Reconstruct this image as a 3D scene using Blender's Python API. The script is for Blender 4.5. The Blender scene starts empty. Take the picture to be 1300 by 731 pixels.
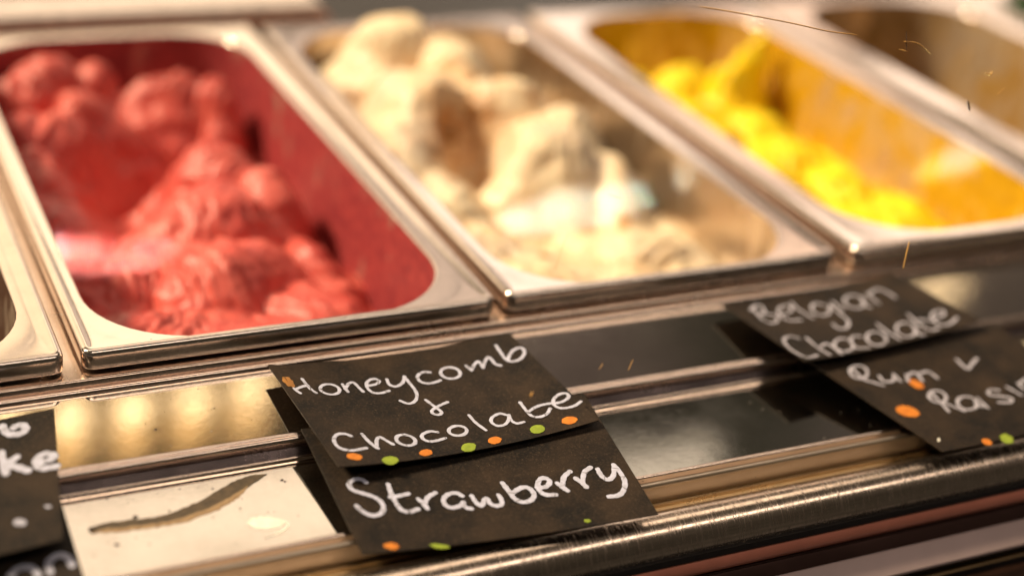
import bpy, math, random
import numpy as np
from mathutils import Vector, Matrix, noise

random.seed(7)
scn = bpy.context.scene
COL = scn.collection
MM = 0.001

# ------------------------------------------------------------------ camera
F_PX, YAW, PITCH, ROLL = 1996.99, 0.483054, 0.470528, 0.1054745
CAM = np.array([-0.0892295, -0.498935, 0.290871])
PW, PH = 1300.0, 731.0
_fw = np.array([math.sin(YAW)*math.cos(PITCH), math.cos(YAW)*math.cos(PITCH), -math.sin(PITCH)])
_r0 = np.array([math.cos(YAW), -math.sin(YAW), 0.0])
_u0 = np.cross(_r0, _fw)
C_R = math.cos(ROLL)*_r0 + math.sin(ROLL)*_u0
C_U = -math.sin(ROLL)*_r0 + math.cos(ROLL)*_u0
C_F = _fw

cd = bpy.data.cameras.new("camera")
cam = bpy.data.objects.new("camera", cd); COL.objects.link(cam)
cam.matrix_world = Matrix((
    (C_R[0], C_U[0], -C_F[0], CAM[0]),
    (C_R[1], C_U[1], -C_F[1], CAM[1]),
    (C_R[2], C_U[2], -C_F[2], CAM[2]),
    (0, 0, 0, 1)))
cd.sensor_fit = 'HORIZONTAL'; cd.sensor_width = 36.0
cd.lens = F_PX/PW*36.0
cd.clip_start = 0.01; cd.clip_end = 100.0
cd.dof.use_dof = True
cd.dof.focus_distance = 0.572
cd.dof.aperture_fstop = 2.9
scn.camera = cam

# ------------------------------------------------------------------ world, sun, lamps, exposure
w = bpy.data.worlds.new("World"); scn.world = w; w.use_nodes = True
bg = w.node_tree.nodes["Background"]
# dim, mottled surroundings (people, trees and awning out of view), the same all round
wt = w.node_tree
_tc = wt.nodes.new("ShaderNodeTexCoord"); _n = wt.nodes.new("ShaderNodeTexNoise")
_n.inputs["Scale"].default_value = 5.0; _n.inputs["Detail"].default_value = 4.0
_cr = wt.nodes.new("ShaderNodeValToRGB"); _e = _cr.color_ramp.elements
_e[0].position = .36; _e[0].color = (.022, .017, .014, 1); _e[1].position = .68; _e[1].color = (.17, .125, .105, 1)
_m = _e.new(.5); _m.color = (.060, .052, .036, 1)
wt.links.new(_tc.outputs["Generated"], _n.inputs["Vector"]); wt.links.new(_n.outputs["Fac"], _cr.inputs[0]); wt.links.new(_cr.outputs[0], bg.inputs[0])
bg.inputs[1].default_value = 0.55

sd = bpy.data.lights.new("sun", 'SUN'); sd.energy = 5.0; sd.angle = math.radians(11.0); sd.color = (1.0, 0.79, 0.53)
so = bpy.data.objects.new("sun", sd); COL.objects.link(so)
so.rotation_euler = Vector((0.60, -0.32, -0.66)).to_track_quat('-Z', 'Y').to_euler()

def lamp(name, loc, target, sx, sy, radiance, color, shape='RECTANGLE', spread=math.pi):
    d = bpy.data.lights.new(name, 'AREA'); d.shape = shape; d.size = sx; d.size_y = sy
    d.energy = radiance*math.pi*sx*sy*(1 if shape == 'RECTANGLE' else math.pi/4); d.color = color; d.spread = spread
    o = bpy.data.objects.new(name, d); COL.objects.link(o); o.location = loc
    o.rotation_euler = (Vector(target)-Vector(loc)).to_track_quat('-Z', 'Z').to_euler()
    return o
def wall_lamp(name, x, z, sx, sz, radiance, color, y=1.2, **k):
    o = lamp(name, (x, y, z), (x, y-1, z), sx, sz, radiance, color, **k)
    return o
WARM = (1.0, 0.74, 0.42); GOLD = (1.0, 0.57, 0.20); PALE = (1.0, 0.82, 0.64)
# lamp panels for low daylight behind the counter, gaps added to vary rim reflections
for x0, x1, z0, z1, L, c in [(-.75, .10, .02, .80, 1.30, (1.0, .74, .48)), (.14, .44, .02, .80, 1.45, (1.0, .77, .54)), (.50, .70, .02, .80, .70, (1.0, .76, .60)),
                             (.74, .98, .02, .80, 1.35, (1.0, .80, .66)), (1.05, 1.34, .02, .80, 1.10, (1.0, .70, .52)), (1.40, 1.62, .02, .80, 1.55, (1.0, .78, .62)), (1.68, 2.7, .02, .80, 1.05, (1.0, .74, .56))]:
    wall_lamp("rear_daylight_panel", (x0+x1)/2, (z0+z1)/2, x1-x0, z1-z0, L, c)
# soft lamps added to highlight the beads, the rail and the pan lips
lamp("overhead_light", (0.40, 0.50, 1.30), (0.30, 0.0, 0), 1.8, 0.42, 1.7, (1.0, .78, .60))
lamp("front_highlight_fill", (0.40, -0.62, 1.15), (0.40, -0.10, 0), 1.8, 0.16, 4.0, (1.0, .80, .66))
# the row of lamps that shows in the polished upper strip, and the glow below them in the lower panel
for lx in (0.181, 0.276, 0.372, 0.467, 0.562):
    wall_lamp("row_lamp", lx, 1.472, 0.046, 0.060, 3.0, WARM)
    wall_lamp("row_lamp_tail", lx, 1.555, 0.050, 0.10, 1.0, GOLD)
wall_lamp("row_glow", 0.36, 1.52, 0.60, 0.22, 0.16, GOLD, y=1.26)
wall_lamp("upper_glow", 0.36, 1.24, 0.62, 0.22, 1.15, (1.0, .76, .56))
wall_lamp("far_glow", 2.05, 1.20, 0.42, 0.22, 0.9, WARM)
wall_lamp("side_glow", 1.15, 1.315, 0.34, 0.11, 0.75, PALE)
wall_lamp("round_lamp", 1.97, 1.485, 0.12, 0.10, 1.3, WARM, shape='ELLIPSE')

# narrow lamps added to light the pans, in place of streaks reflected in glass
def streak_lamp(name, px, py, z, wpx, hpx, tilt, irr, color):
    """an added lamp near the camera, standing in for a streak in the glass; its section is set by its size in the picture"""
    d_ = C_F+(px-PW/2)/F_PX*C_R+(PH/2-py)/F_PX*C_U
    tt = (z-CAM[2])/d_[2]; tgt = CAM+d_*tt
    loc = tgt-d_*(tt*.9)+C_U*.10-C_R*.02
    sx, sy = wpx*tt/F_PX, hpx*tt/F_PX
    d = bpy.data.lights.new(name, 'AREA'); d.shape = 'ELLIPSE'; d.size = sx; d.size_y = sy; d.color = color
    d.energy = irr*sx*sy; d.spread = math.radians(1.0)
    o = bpy.data.objects.new(name, d); COL.objects.link(o)
    f = Vector(tgt-loc).normalized(); r0 = Vector(C_R); r0 = (r0-f*r0.dot(f)).normalized(); u0 = r0.cross(f)
    a = math.radians(tilt); r1 = r0*math.cos(a)+u0*math.sin(a); u1 = r1.cross(f)
    o.matrix_world = Matrix(((r1.x, u1.x, -f.x, loc[0]), (r1.y, u1.y, -f.y, loc[1]), (r1.z, u1.z, -f.z, loc[2]), (0, 0, 0, 1)))
    return o
streak_lamp("strawberry_streak_lamp", 125, 322, -.035, 200, 56, 3, 12.0, (.75, .95, 1.0))
streak_lamp("honeycomb_streak_lamp", 745, 258, -.025, 260, 42, 15, 2.9, (.80, .95, 1.0))
streak_lamp("honeycomb_streak_lamp_blue", 862, 240, -.03, 90, 34, 18, 5.0, (.35, .75, 1.0))
streak_lamp("mango_streak_lamp", 1240, 212, -.03, 150, 30, 12, 8.0, (.55, .75, 1.0))

vs = scn.view_settings
vs.view_transform = 'Standard'; vs.look = 'None'; vs.exposure = 0.30; vs.gamma = 1.0; vs.use_curve_mapping = False
scn.cycles.caustics_reflective = False; scn.cycles.caustics_refractive = False
scn.cycles.use_denoising = True
scn.cycles.sample_clamp_indirect = 6.0

# ------------------------------------------------------------------ helpers
def ray(px, py):
    return C_F + (px-PW/2)/F_PX*C_R + (PH/2-py)/F_PX*C_U
def at_z(px, py, z):            # point where a photo pixel meets the level z (metres)
    d = ray(px, py); return CAM + d*((z-CAM[2])/d[2])
def project(P):
    d = np.asarray(P)-CAM; z = d@C_F
    return np.array([PW/2+F_PX*(d@C_R)/z, PH/2-F_PX*(d@C_U)/z])

def mesh_obj(name, verts, faces, mat, parent=None, smooth=True, sharp=None):
    me = bpy.data.meshes.new(name)
    me.from_pydata([tuple(map(float, v)) for v in verts], [], [tuple(map(int, f)) for f in faces])
    me.update()
    if smooth:
        me.polygons.foreach_set("use_smooth", [True]*len(me.polygons))
        if sharp is not None:
            me.set_sharp_from_angle(angle=math.radians(sharp))
    if mat: me.materials.append(mat)
    o = bpy.data.objects.new(name, me); COL.objects.link(o)
    if parent is not None: o.parent = parent; o.matrix_parent_inverse = parent.matrix_world.inverted()
    return o
def empty(name, loc, label, cat, group=None):
    o = bpy.data.objects.new(name, None); COL.objects.link(o); o.location = loc
    o.empty_display_size = 0.01
    o['label'] = label; o['category'] = cat
    if group: o['group'] = group
    bpy.context.view_layer.update()
    return o
def tag(o, label, cat, group=None):
    o['label'] = label; o['category'] = cat
    if group: o['group'] = group
    return o

def grid_faces(nu, nv, off=0, close=False):
    f = []
    for i in range(nu-1 if not close else nu):
        for j in range(nv-1):
            a = off+i*nv+j; b = off+((i+1) % nu)*nv+j
            f.append((a, b, b+1, a+1))
    return f

# ------------------------------------------------------------------ materials
class NT:
    def __init__(s, name):
        s.m = bpy.data.materials.new(name); s.m.use_nodes = True
        s.t = s.m.node_tree; s.b = s.t.nodes["Principled BSDF"]
        s.co = s.t.nodes.new("ShaderNodeTexCoord").outputs["Object"]
    def n(s, typ, **k):
        nd = s.t.nodes.new(typ)
        for a, v in k.items(): setattr(nd, a, v)
        return nd
    def link(s, a, b): s.t.links.new(a, b)
    def mapped(s, scale, rot=(0, 0, 0)):
        m = s.n("ShaderNodeMapping"); m.inputs["Scale"].default_value = scale; m.inputs["Rotation"].default_value = rot
        s.link(s.co, m.inputs[0]); return m.outputs[0]
    def noise(s, scale, detail=3, rough=0.55, vec=None, dist=0.0):
        nd = s.n("ShaderNodeTexNoise"); nd.inputs["Scale"].default_value = scale
        nd.inputs["Detail"].default_value = detail; nd.inputs["Roughness"].default_value = rough
        nd.inputs["Distortion"].default_value = dist
        s.link(vec if vec is not None else s.co, nd.inputs["Vector"]); return nd.outputs["Fac"]
    def ramp(s, fac, stops):
        nd = s.n("ShaderNodeValToRGB"); e = nd.color_ramp.elements
        while len(e) < len(stops): e.new(0.5)
        for k, (p, c) in enumerate(stops):
            e[k].position = p; e[k].color = (c, c, c, 1) if not isinstance(c, tuple) else (*c, 1)
        s.link(fac, nd.inputs[0]); return nd.outputs[0]
    def rng(s, fac, a, b, lo, hi):
        nd = s.n("ShaderNodeMapRange"); nd.inputs[1].default_value = a; nd.inputs[2].default_value = b
        nd.inputs[3].default_value = lo; nd.inputs[4].default_value = hi
        s.link(fac, nd.inputs[0]); return nd.outputs[0]
    def math(s, op, a, b=None):
        nd = s.n("ShaderNodeMath", operation=op)
        for i, x in enumerate((a, b)):
            if x is None: continue
            if isinstance(x, (int, float)): nd.inputs[i].default_value = x
            else: s.link(x, nd.inputs[i])
        return nd.outputs[0]
    def mix(s, fac, a, b):
        nd = s.n("ShaderNodeMix", data_type='RGBA')
        for i, x in ((0, fac), (6, a), (7, b)):
            if isinstance(x, (int, float)): nd.inputs[i].default_value = x
            elif isinstance(x, tuple): nd.inputs[i].default_value = (*x, 1)
            else: s.link(x, nd.inputs[i])
        return nd.outputs[2]
    def bump(s, h, strength, dist=0.001, prev=None):
        nd = s.n("ShaderNodeBump"); nd.inputs["Strength"].default_value = strength; nd.inputs["Distance"].default_value = dist
        s.link(h, nd.inputs["Height"])
        if prev is not None: s.link(prev, nd.inputs["Normal"])
        s.link(nd.outputs[0], s.b.inputs["Normal"]); return nd.outputs[0]
    def set(s, **k):
        for a, v in k.items():
            i = s.b.inputs[a.replace("_", " ")]
            if isinstance(v, tuple): i.default_value = (*v, 1) if len(v) == 3 and i.type == 'RGBA' else v
            elif isinstance(v, (int, float)): i.default_value = v
            else: s.link(v, i)

def metal(name, col, rough, smudge=0.08, bump=0.04, specks=True, scale=1.0):
    t = NT(name)
    n1 = t.noise(38*scale, 4, 0.6); n2 = t.noise(420*scale, 3, 0.6)
    r = t.math('ADD', t.rng(n1, .3, .75, rough-smudge*0.5, rough+smudge), t.rng(n2, .4, .8, 0, smudge*.5))
    t.set(Metallic=1.0, Roughness=r)
    c = t.mix(t.rng(t.noise(70*scale, 5, .6), .45, .75, 0, .35), col, tuple(x*0.78 for x in col))
    if specks:
        v = t.n("ShaderNodeTexVoronoi"); v.inputs["Scale"].default_value = 260; t.link(t.co, v.inputs["Vector"])
        gate = t.math('MULTIPLY', t.rng(v.outputs["Distance"], .05, .12, 1, 0), t.rng(t.noise(55, 2), .58, .62, 0, 1))
        c = t.mix(gate, c, (.10, .06, .035))
        t.set(Metallic=t.math('SUBTRACT', 1.0, gate))
    t.set(Base_Color=c)
    t.bump(n1, bump, .002, t.bump(n2, bump*.6, .0006))
    return t.m

M = {}
M['pan'] = metal("pan_steel", (.88, .765, .685), .16, .06, .006)
M['strip'] = metal("polished_steel_strip", (.86, .77, .68), .06, .03, .010)
M['panel'] = metal("polished_steel_panel", (.84, .79, .72), .07, .04, .010)
M['bead'] = metal("steel_bead", (.92, .75, .65), .15, .05, .006, specks=False)
M['satin'] = metal("satin_bead", (.66, .54, .42), .38, .06, .03, specks=False)
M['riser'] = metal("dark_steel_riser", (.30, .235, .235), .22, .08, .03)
M['frame'] = metal("frame_steel", (.76, .60, .50), .20, .08, .008)
M['tan'] = metal("channel_brass", (.62, .46, .27), .28, .08, .03)
M['umber'] = metal("umber_trim", (.13, .075, .065), .30, .08, .03)
M['gilt'] = metal("gilt_line", (.55, .38, .20), .3, .05, .02, specks=False)
def plain(name, col, rough=.6, spec=.5, sc=150, var=.4):
    t = NT(name); n = t.noise(sc, 4)
    t.set(Base_Color=t.mix(t.rng(n, .3, .7, 0, 1), tuple(c*(1-var) for c in col), col), Roughness=rough)
    t.b.inputs["Specular IOR Level"].default_value = spec
    t.bump(n, .1, .0008); return t.m
M['fascia'] = plain("grey_fascia", (.60, .46, .44), .45, sc=40, var=.15)
M['copper'] = plain("copper_brown_trim", (.78, .29, .20), .30, sc=60, var=.2)
M['black'] = plain("black_gap", (.012, .010, .010), .5)
M['dark'] = plain("dark_back", (.03, .026, .024), .5)
M['brown'] = plain("brown_base", (.16, .075, .04), .5)
M['sillwhite'] = plain("sill_white", (.78, .66, .62), .5)
M['sillcopper'] = plain("sill_copper", (.62, .29, .19), .4)

# brushed rail: scratches run round the tube
t = NT("scratched_rail")
sx_ = t.mapped((2600, 130, 130)); s1 = t.noise(1.0, 2, .5, sx_)
sx2 = t.mapped((900, 60, 60), (0, 0, .25)); s2 = t.noise(1.0, 3, .6, sx2)
n3 = t.noise(160, 4, .6)
scr = t.math('ADD', t.rng(s1, .58, .72, 0, 1), t.rng(s2, .62, .74, 0, 1.0))
t.set(Metallic=1.0, Roughness=t.math('ADD', t.rng(n3, .3, .7, .17, .26), t.math('MULTIPLY', scr, .12)),
      Base_Color=t.mix(t.rng(n3, .4, .7, 0, .6), (.80, .66, .54), (.60, .48, .38)))
t.bump(t.math('ADD', scr, t.math('MULTIPLY', n3, .3)), .30, .0004)
M['rail'] = t.m

# black card paper
t = NT("black_card")
n1 = t.noise(900, 4, .7); n2 = t.noise(60, 4, .6); n3 = t.noise(2600, 2, .5)
base = t.mix(t.rng(n2, .35, .7, 0, 1), (.008, .006, .005), (.034, .021, .013))
base = t.mix(t.rng(n1, .52, .72, 0, .5), base, (.085, .055, .034))
base = t.mix(t.rng(n3, .68, .74, 0, .7), base, (.22, .16, .10))
t.set(Base_Color=base, Roughness=.62); t.b.inputs["Specular IOR Level"].default_value = .22
t.bump(n1, .25, .0004, t.bump(n2, .1, .002))
M['card'] = t.m
def paint(name, col, dark, crack=.0):
    t = NT(name); n = t.noise(420, 4, .65); n2 = t.noise(1500, 3, .6)
    c = t.mix(t.rng(n, .35, .7, 0, 1), col, dark)
    if crack:
        v = t.n("ShaderNodeTexVoronoi", feature='DISTANCE_TO_EDGE'); v.inputs["Scale"].default_value = 130
        t.link(t.co, v.inputs["Vector"])
        g = t.math('MULTIPLY', t.rng(v.outputs["Distance"], .012, .03, 1, 0), t.rng(t.noise(90, 2), .45, .6, 0, 1))
        g = t.math('MAXIMUM', g, t.rng(n2, .66, .72, 0, crack))
        c = t.mix(g, c, (.07, .06, .055))
    t.set(Base_Color=c, Roughness=.7); t.bump(n, .2, .0004); return t.m
M['chalk'] = paint("lilac_white_ink", (.58, .59, .75), (.40, .40, .50), .45)
M['chalk_dim'] = paint("dim_white_ink", (.50, .48, .56), (.34, .32, .38), .3)  # dimmer copy of the ink, imitating the stronger blur on the right-hand cards
M['chalk_old'] = paint("cracked_white_ink", (.60, .61, .79), (.44, .44, .55), .9)
M['orange'] = paint("orange_ink", (.68, .22, .018), (.50, .14, .012))
M['green'] = paint("green_ink", (.29, .37, .028), (.18, .25, .02))
M['smear'] = paint("dried_brown_smear", (.105, .072, .042), (.05, .036, .024))
M['smear_tan'] = paint("thin_tan_smear", (.36, .24, .13), (.24, .15, .08))
M['whitemark'] = paint("white_scuff", (.90, .86, .78), (.80, .74, .64))
M['hair'] = plain("dust_hair", (.80, .42, .10), .5, sc=300)  # golden back light is put into the hair colour
M['fleck'] = plain("dust_fleck", (.05, .03, .02), .6, sc=300)
M['toffee'] = plain("toffee_piece", (.46, .20, .045), .35, sc=120)
M['choc'] = plain("chocolate_piece", (.05, .022, .012), .4, sc=120)

def ice(name, light, mid, deep, sss, scale=1.0):
    t = NT(name); n1 = t.noise(55*scale, 5, .6, dist=.6); n2 = t.noise(260*scale, 4, .65); n3 = t.noise(900, 3, .6)
    c = t.mix(t.rng(n1, .35, .62, 0, 1), mid, light)
    c = t.mix(t.rng(n2, .50, .72, 0, .6), c, deep)
    t.set(Base_Color=c, Roughness=.33, Subsurface_Weight=.15, Subsurface_Scale=.003)
    t.b.inputs["Subsurface Radius"].default_value = sss
    t.b.inputs["Specular IOR Level"].default_value = .4
    t.bump(n2, .3, .0018, t.bump(n3, .3, .0006)); return t.m
M['strawberry'] = ice("strawberry_ice", (.68, .135, .105), (.56, .080, .068), (.32, .024, .030), (1, .25, .2))
M['vanilla'] = ice("honeycomb_ice", (.90, .75, .54), (.83, .63, .41), (.68, .42, .19), (1, .7, .4))
_v = NT.__new__(NT); _v.m = M['vanilla']; _v.t = _v.m.node_tree; _v.b = _v.t.nodes["Principled BSDF"]
_v.co = [n for n in _v.t.nodes if n.type == 'TEX_COORD'][0].outputs["Object"]
_src = _v.b.inputs["Base Color"].links[0].from_socket                 # toffee ripple and random pale grey-mauve patches in the cream
_c = _v.mix(_v.rng(_v.noise(22, 4, .6, dist=1.2), .56, .66, 0, .75), _src, (.60, .27, .07))
_c = _v.mix(_v.rng(_v.noise(17, 2, .5), .58, .70, 0, .45), _c, (.52, .42, .38))
_vd = _v.n("ShaderNodeVectorMath", operation='DISTANCE'); _v.link(_v.co, _vd.inputs[0]); _vd.inputs[1].default_value = (.238, .196, -.004)
_rip = _v.math('ADD', _vd.outputs["Value"], _v.math('MULTIPLY', _v.noise(60, 3), .030))
_c = _v.mix(_v.rng(_rip, .028, .044, .95, 0), _c, (.40, .155, .035))
_v.set(Base_Color=_c)
M['mango'] = ice("mango_ice", (.95, .73, .010), (.92, .64, .006), (.86, .50, .003), (1, .6, .1))
M['chocolate'] = ice("chocolate_ice", (.10, .045, .022), (.07, .03, .015), (.04, .016, .008), (1, .6, .4))
M['caramel'] = ice("caramel_ice", (.42, .22, .05), (.34, .17, .035), (.24, .10, .02), (1, .6, .3))
M['mint'] = ice("mint_ice", (.10, .26, .10), (.07, .2, .07), (.05, .14, .05), (.6, 1, .6))

def basin_mat(name, smear, amount, deep):
    """steel tub wall with ice cream wiped over it"""
    t = NT(name); n1 = t.noise(26, 4, .6, dist=.8); st = t.noise(1, 4, .6, t.mapped((95, 95, 16))); n3 = t.noise(180, 4, .6)
    f = t.math('ADD', t.math('MULTIPLY', n1, .6), t.math('MULTIPLY', st, .4))
    mask = t.rng(f, .60-.4*amount, .80-.4*amount, 0, 1)
    c = t.mix(mask, (.74, .60, .47), t.mix(t.rng(n3, .35, .7, 0, 1), smear, deep))
    t.set(Base_Color=c, Metallic=t.math('SUBTRACT', 1.0, mask), Roughness=t.rng(mask, 0, 1, .26, .42))
    t.bump(n3, .15, .0015); return t.m

# ------------------------------------------------------------------ the counter: one extruded metal profile, piece by piece
XL, XR = -0.46, 1.0
def arc(cy, cz, r, a0, a1, n=10, rz=None):
    rz = rz or r
    return [(cy+r*math.cos(math.radians(a0+(a1-a0)*i/n)), cz+rz*math.sin(math.radians(a0+(a1-a0)*i/n))) for i in range(n+1)]
def extrude(name, prof, mat, parent, x0=XL, x1=XR, closed=True, nseg=1, sharp=40):
    """prof: list of (y, z) in mm"""
    n = len(prof); V = []; Fc = []
    xs = np.linspace(x0, x1, nseg+1)
    for x in xs: V += [(x, y*MM, z*MM) for y, z in prof]
    for i in range(nseg):
        for j in range(n if closed else n-1):
            a = i*n+j; b = i*n+(j+1) % n
            Fc.append((a, b, b+n, a+n))
    if closed:
        Fc.append(tuple(range(n-1, -1, -1))); Fc.append(tuple(nseg*n+j for j in range(n)))
    return mesh_obj(name, V, Fc, mat, parent, True, sharp)

counter = empty("ice_cream_counter", (0.2, -0.05, -0.16),
    "polished steel ice cream counter with stepped ledges and a scratched tube rail", "counter")
# ledge that carries the pan lips
extrude("pan_ledge", [(14, -60), (14, -9.3)] + arc(-1.5, -10.8, 1.6, 90, 150, 5) + [(-3.2, -13.6), (-3.2, -60)], M['frame'], counter)
extrude("ledge_bead", [(-3.4, -15.2)] + arc(-5.0, -13.2, 1.6, 30, 190, 10) + [(-6.8, -15.2)], M['bead'], counter)
extrude("upper_strip", [(-4.0, -13.2), (-43.0, -19.5), (-43.0, -40), (-4.0, -40)], M['strip'], counter, sharp=30)
extrude("strip_bead", [(-43.2, -20.9)] + arc(-43.7, -19.3, .95, 70, 150, 5) + arc(-45.9, -19.7, 1.6, 100, 215, 8) + [(-46.9, -22.0)], M['bead'], counter)
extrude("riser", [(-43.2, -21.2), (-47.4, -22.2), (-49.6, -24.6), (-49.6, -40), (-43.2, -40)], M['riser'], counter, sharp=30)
extrude("foot_bead", [(-49.8, -26.2), (-49.8, -24.3)] + arc(-50.6, -24.6, .7, 70, 190, 6) + [(-51.8, -26.2)], M['bead'], counter)
lower_panel = extrude("lower_panel", [(-49.8, -25.2), (-94.2, -28.2), (-94.2, -40), (-49.8, -40)], M['panel'], counter, sharp=30)
extrude("panel_bead", [(-94.4, -29.4)] + arc(-95.2, -27.7, 1.0, 40, 180, 7) + [(-96.5, -29.4)], M['bead'], counter)
extrude("panel_bead", [(-96.6, -29.6)] + arc(-99.0, -28.7, 1.9, 110, 200, 8) + [(-101.4, -31.0), (-101.4, -35), (-96.6, -35)], M['satin'], counter)
extrude("channel", [(-94.4, -35.2), (-102.6, -35.2), (-102.9, -34.2), (-104.0, -34.2), (-104.2, -35.2), (-108, -35.6), (-108, -44), (-94.4, -44)], M['tan'], counter, sharp=25)
extrude("scratched_rail", arc(-115.2, -40.0, 9.6, 0, 360, 48)[:-1], M['rail'], counter, nseg=6, sharp=60)
extrude("glass_channel", [(-124.9, -41.6), (-126.2, -41.6), (-126.2, -44.4), (-119, -44.4), (-119, -41.6)], M['black'], counter)
extrude("copper_trim", [(-117, -44.6)] + arc(-122.4, -48.2, 4.6, 75, 240, 20) + [(-117, -52.4)], M['copper'], counter, sharp=60)
extrude("trim_groove", [(-117, -52.6), (-125.0, -52.6), (-125.4, -53.0), (-125.0, -53.4), (-117, -53.4)], M['umber'], counter, sharp=20)
extrude("umber_trim", [(-117, -53.6), (-125.2, -53.6), (-125.8, -54.2), (-128.6, -57.6), (-117, -57.6)], M['umber'], counter)
extrude("fascia", [(-117, -57.8), (-128.6, -57.8), (-129.2, -58.0), (-136.0, -63.6), (-136.0, -64.6), (-117, -64.6)], M['fascia'], counter)
extrude("recess", [(-117, -64.8), (-133.4, -64.8), (-133.4, -69), (-117, -69)], M['black'], counter)
extrude("gilt_line", [(-117, -69.2), (-135.4, -69.2), (-136.0, -69.8), (-135.4, -70.4), (-117, -70.4)], M['gilt'], counter)
extrude("recess", [(-117, -70.6), (-134.4, -70.6), (-134.4, -75), (-117, -75)], M['black'], counter)
extrude("base_panel", [(-117, -75.2), (-137.0, -75.2), (-137.0, -160), (-117, -160)], M['brown'], counter)
# well below the pans, cross bars between them, back sill
extrude("well_floor", [(14.2, -150), (420, -150), (420, -156), (14.2, -156)], M['dark'], counter)
extrude("back_ledge", [(353, -12), (460, -12), (460, -60), (353, -60)], M['dark'], counter)
sill = extrude("back_sill", [(357, -11.5), (357, -1.2)] + arc(358.2, -1.2, 1.2, 180, 90, 4) + [(399, 0), (399, -11.5)], M['sillcopper'], counter, x0=XL, x1=0.219)
extrude("sill_cover", [(361, .2), (361, 5.0)] + arc(362, 5.0, 1, 180, 90, 4) + [(398, 6), (398, .2)], M['sillwhite'], sill, x0=XL, x1=0.214)

# ------------------------------------------------------------------ pans
def rrect(x0, x1, y0, y1, r, nc=12, ns=6):
    P = []
    cs = [((x1-r, y0+r), -90), ((x1-r, y1-r), 0), ((x0+r, y1-r), 90), ((x0+r, y0+r), 180)]
    ring = []
    for (cx, cy), a in cs:
        ring.append([(cx+r*math.cos(math.radians(a+90*i/nc)), cy+r*math.sin(math.radians(a+90*i/nc))) for i in range(nc+1)])
    for k in range(4):
        P += ring[k]
        a = np.array(ring[k][-1]); b = np.array(ring[(k+1) % 4][0])
        P += [tuple(a+(b-a)*i/ns) for i in range(1, ns)]
    return P
def loft(name, rings, mat, parent, cap=False, sharp=None):
    n = len(rings[0]); V = [(x*MM, y*MM, z*MM) for R_ in rings for x, y, z in R_]; Fc = []
    for i in range(len(rings)-1):
        for j in range(n):
            a = i*n+j; b = i*n+(j+1) % n
            Fc.append((a, b, b+n, a+n))
    if cap: Fc.append(tuple((len(rings)-1)*n+j for j in range(n)))
    return mesh_obj(name, V, Fc, mat, parent, True, sharp)
def z_ring(pts, z): return [(x, y, z) for x, y in pts]
def pan(label, o, i, ri, smear, amount, deep, matname):
    """o: outer (x0,x1,y0,y1), i: opening (x0,x1,y0,y1), mm"""
    ox0, ox1, oy0, oy1 = o; ix0, ix1, iy0, iy1 = i
    e = empty("ice_cream_pan", ((ox0+ox1)/2*MM, (oy0+oy1)/2*MM, -.128), label, "pan", "steel ice cream pans in the counter")
    O = lambda d, r: rrect(ox0+d, ox1-d, oy0+d, oy1-d, max(r-d, .8))
    I = lambda d: rrect(ix0+d, ix1-d, iy0+d, iy1-d, ri-d)
    rings = [z_ring(O(.9, 5), -8.0), z_ring(O(.2, 5), -7.6), z_ring(O(0, 5), -7.0), z_ring(O(0, 5), -2.2)]
    for a in (20, 45, 70, 90):
        rings.append(z_ring(O(2.2-2.2*math.cos(math.radians(a)), 5), -2.2+2.2*math.sin(math.radians(a))))
    rings += [z_ring(O(3.0, 5), -.15), z_ring(O(4.0, 6), -.7)]
    outer = np.array(O(4.0, 6)); inner = np.array(I(-.7))
    rings += [z_ring([tuple(p) for p in outer*(1-f)+inner*f], -.7-.3*f) for f in (.5, 1.0)]
    rim_in = [z_ring(I(-.7+.7*math.sin(math.radians(a))), -1.0-.7*(1-math.cos(math.radians(a)))) for a in (0, 25, 50, 75, 90)]
    rim = loft("rim", rings+rim_in[1:], M['pan'], e)
    bz = [-1.7, -8, -20, -45, -80, -112]
    br = [z_ring(I(.05+(-z-1.7)*.05), z) for z in bz]
    last = I(.05+108*.05)
    c = np.array(last).mean(0)
    for a in (30, 60, 90):
        s = 1-.12*math.sin(math.radians(a)); br.append(z_ring([tuple(c+(np.array(p)-c)*s) for p in last], -112-12*(1-math.cos(math.radians(a)))))
    loft("basin", br, basin_mat(matname, smear, amount, deep), e, cap=True)
    return e

PANS = [
 dict(label="steel pan of dark chocolate ice cream, left neighbour of the strawberry pan", o=(-168, -3.6, .5, 350), i=(-158, -14, 4, 343), ri=40, smear=(.07, .03, .016), amount=.75, deep=(.04, .017, .01), m="chocolate_pan_wall"),
 dict(label="steel pan with pink smeared walls holding the strawberry ice cream", o=(2.6, 166.8, .3, 351), i=(11, 155, 4, 343), ri=42, smear=(.36, .055, .055), amount=.90, deep=(.19, .022, .032), m="strawberry_pan_wall"),
 dict(label="steel pan with clean walls holding the cream honeycomb ice cream", o=(172.4, 335.6, 1.6, 346), i=(181, 324, 4, 332), ri=42, smear=(.72, .50, .28), amount=.14, deep=(.6, .36, .16), m="honeycomb_pan_wall"),
 dict(label="steel pan with yellow smeared walls holding the mango ice cream", o=(345.5, 504, 1.2, 350), i=(361, 488, 12, 336), ri=46, smear=(.56, .32, .004), amount=.70, deep=(.42, .22, .006), m="mango_pan_wall"),
 dict(label="nearly empty steel pan with caramel brown walls beside the mango pan", o=(509, 680, 1.2, 350), i=(530, 661, 12, 336), ri=46, smear=(.32, .19, .05), amount=.60, deep=(.24, .12, .03), m="caramel_pan_wall"),
 dict(label="steel pan of green ice cream beyond the caramel pan", o=(685, 850, 1.2, 350), i=(697, 838, 6, 340), ri=46, smear=(.08, .2, .08), amount=.7, deep=(.05, .14, .05), m="mint_pan_wall"),
]
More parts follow.
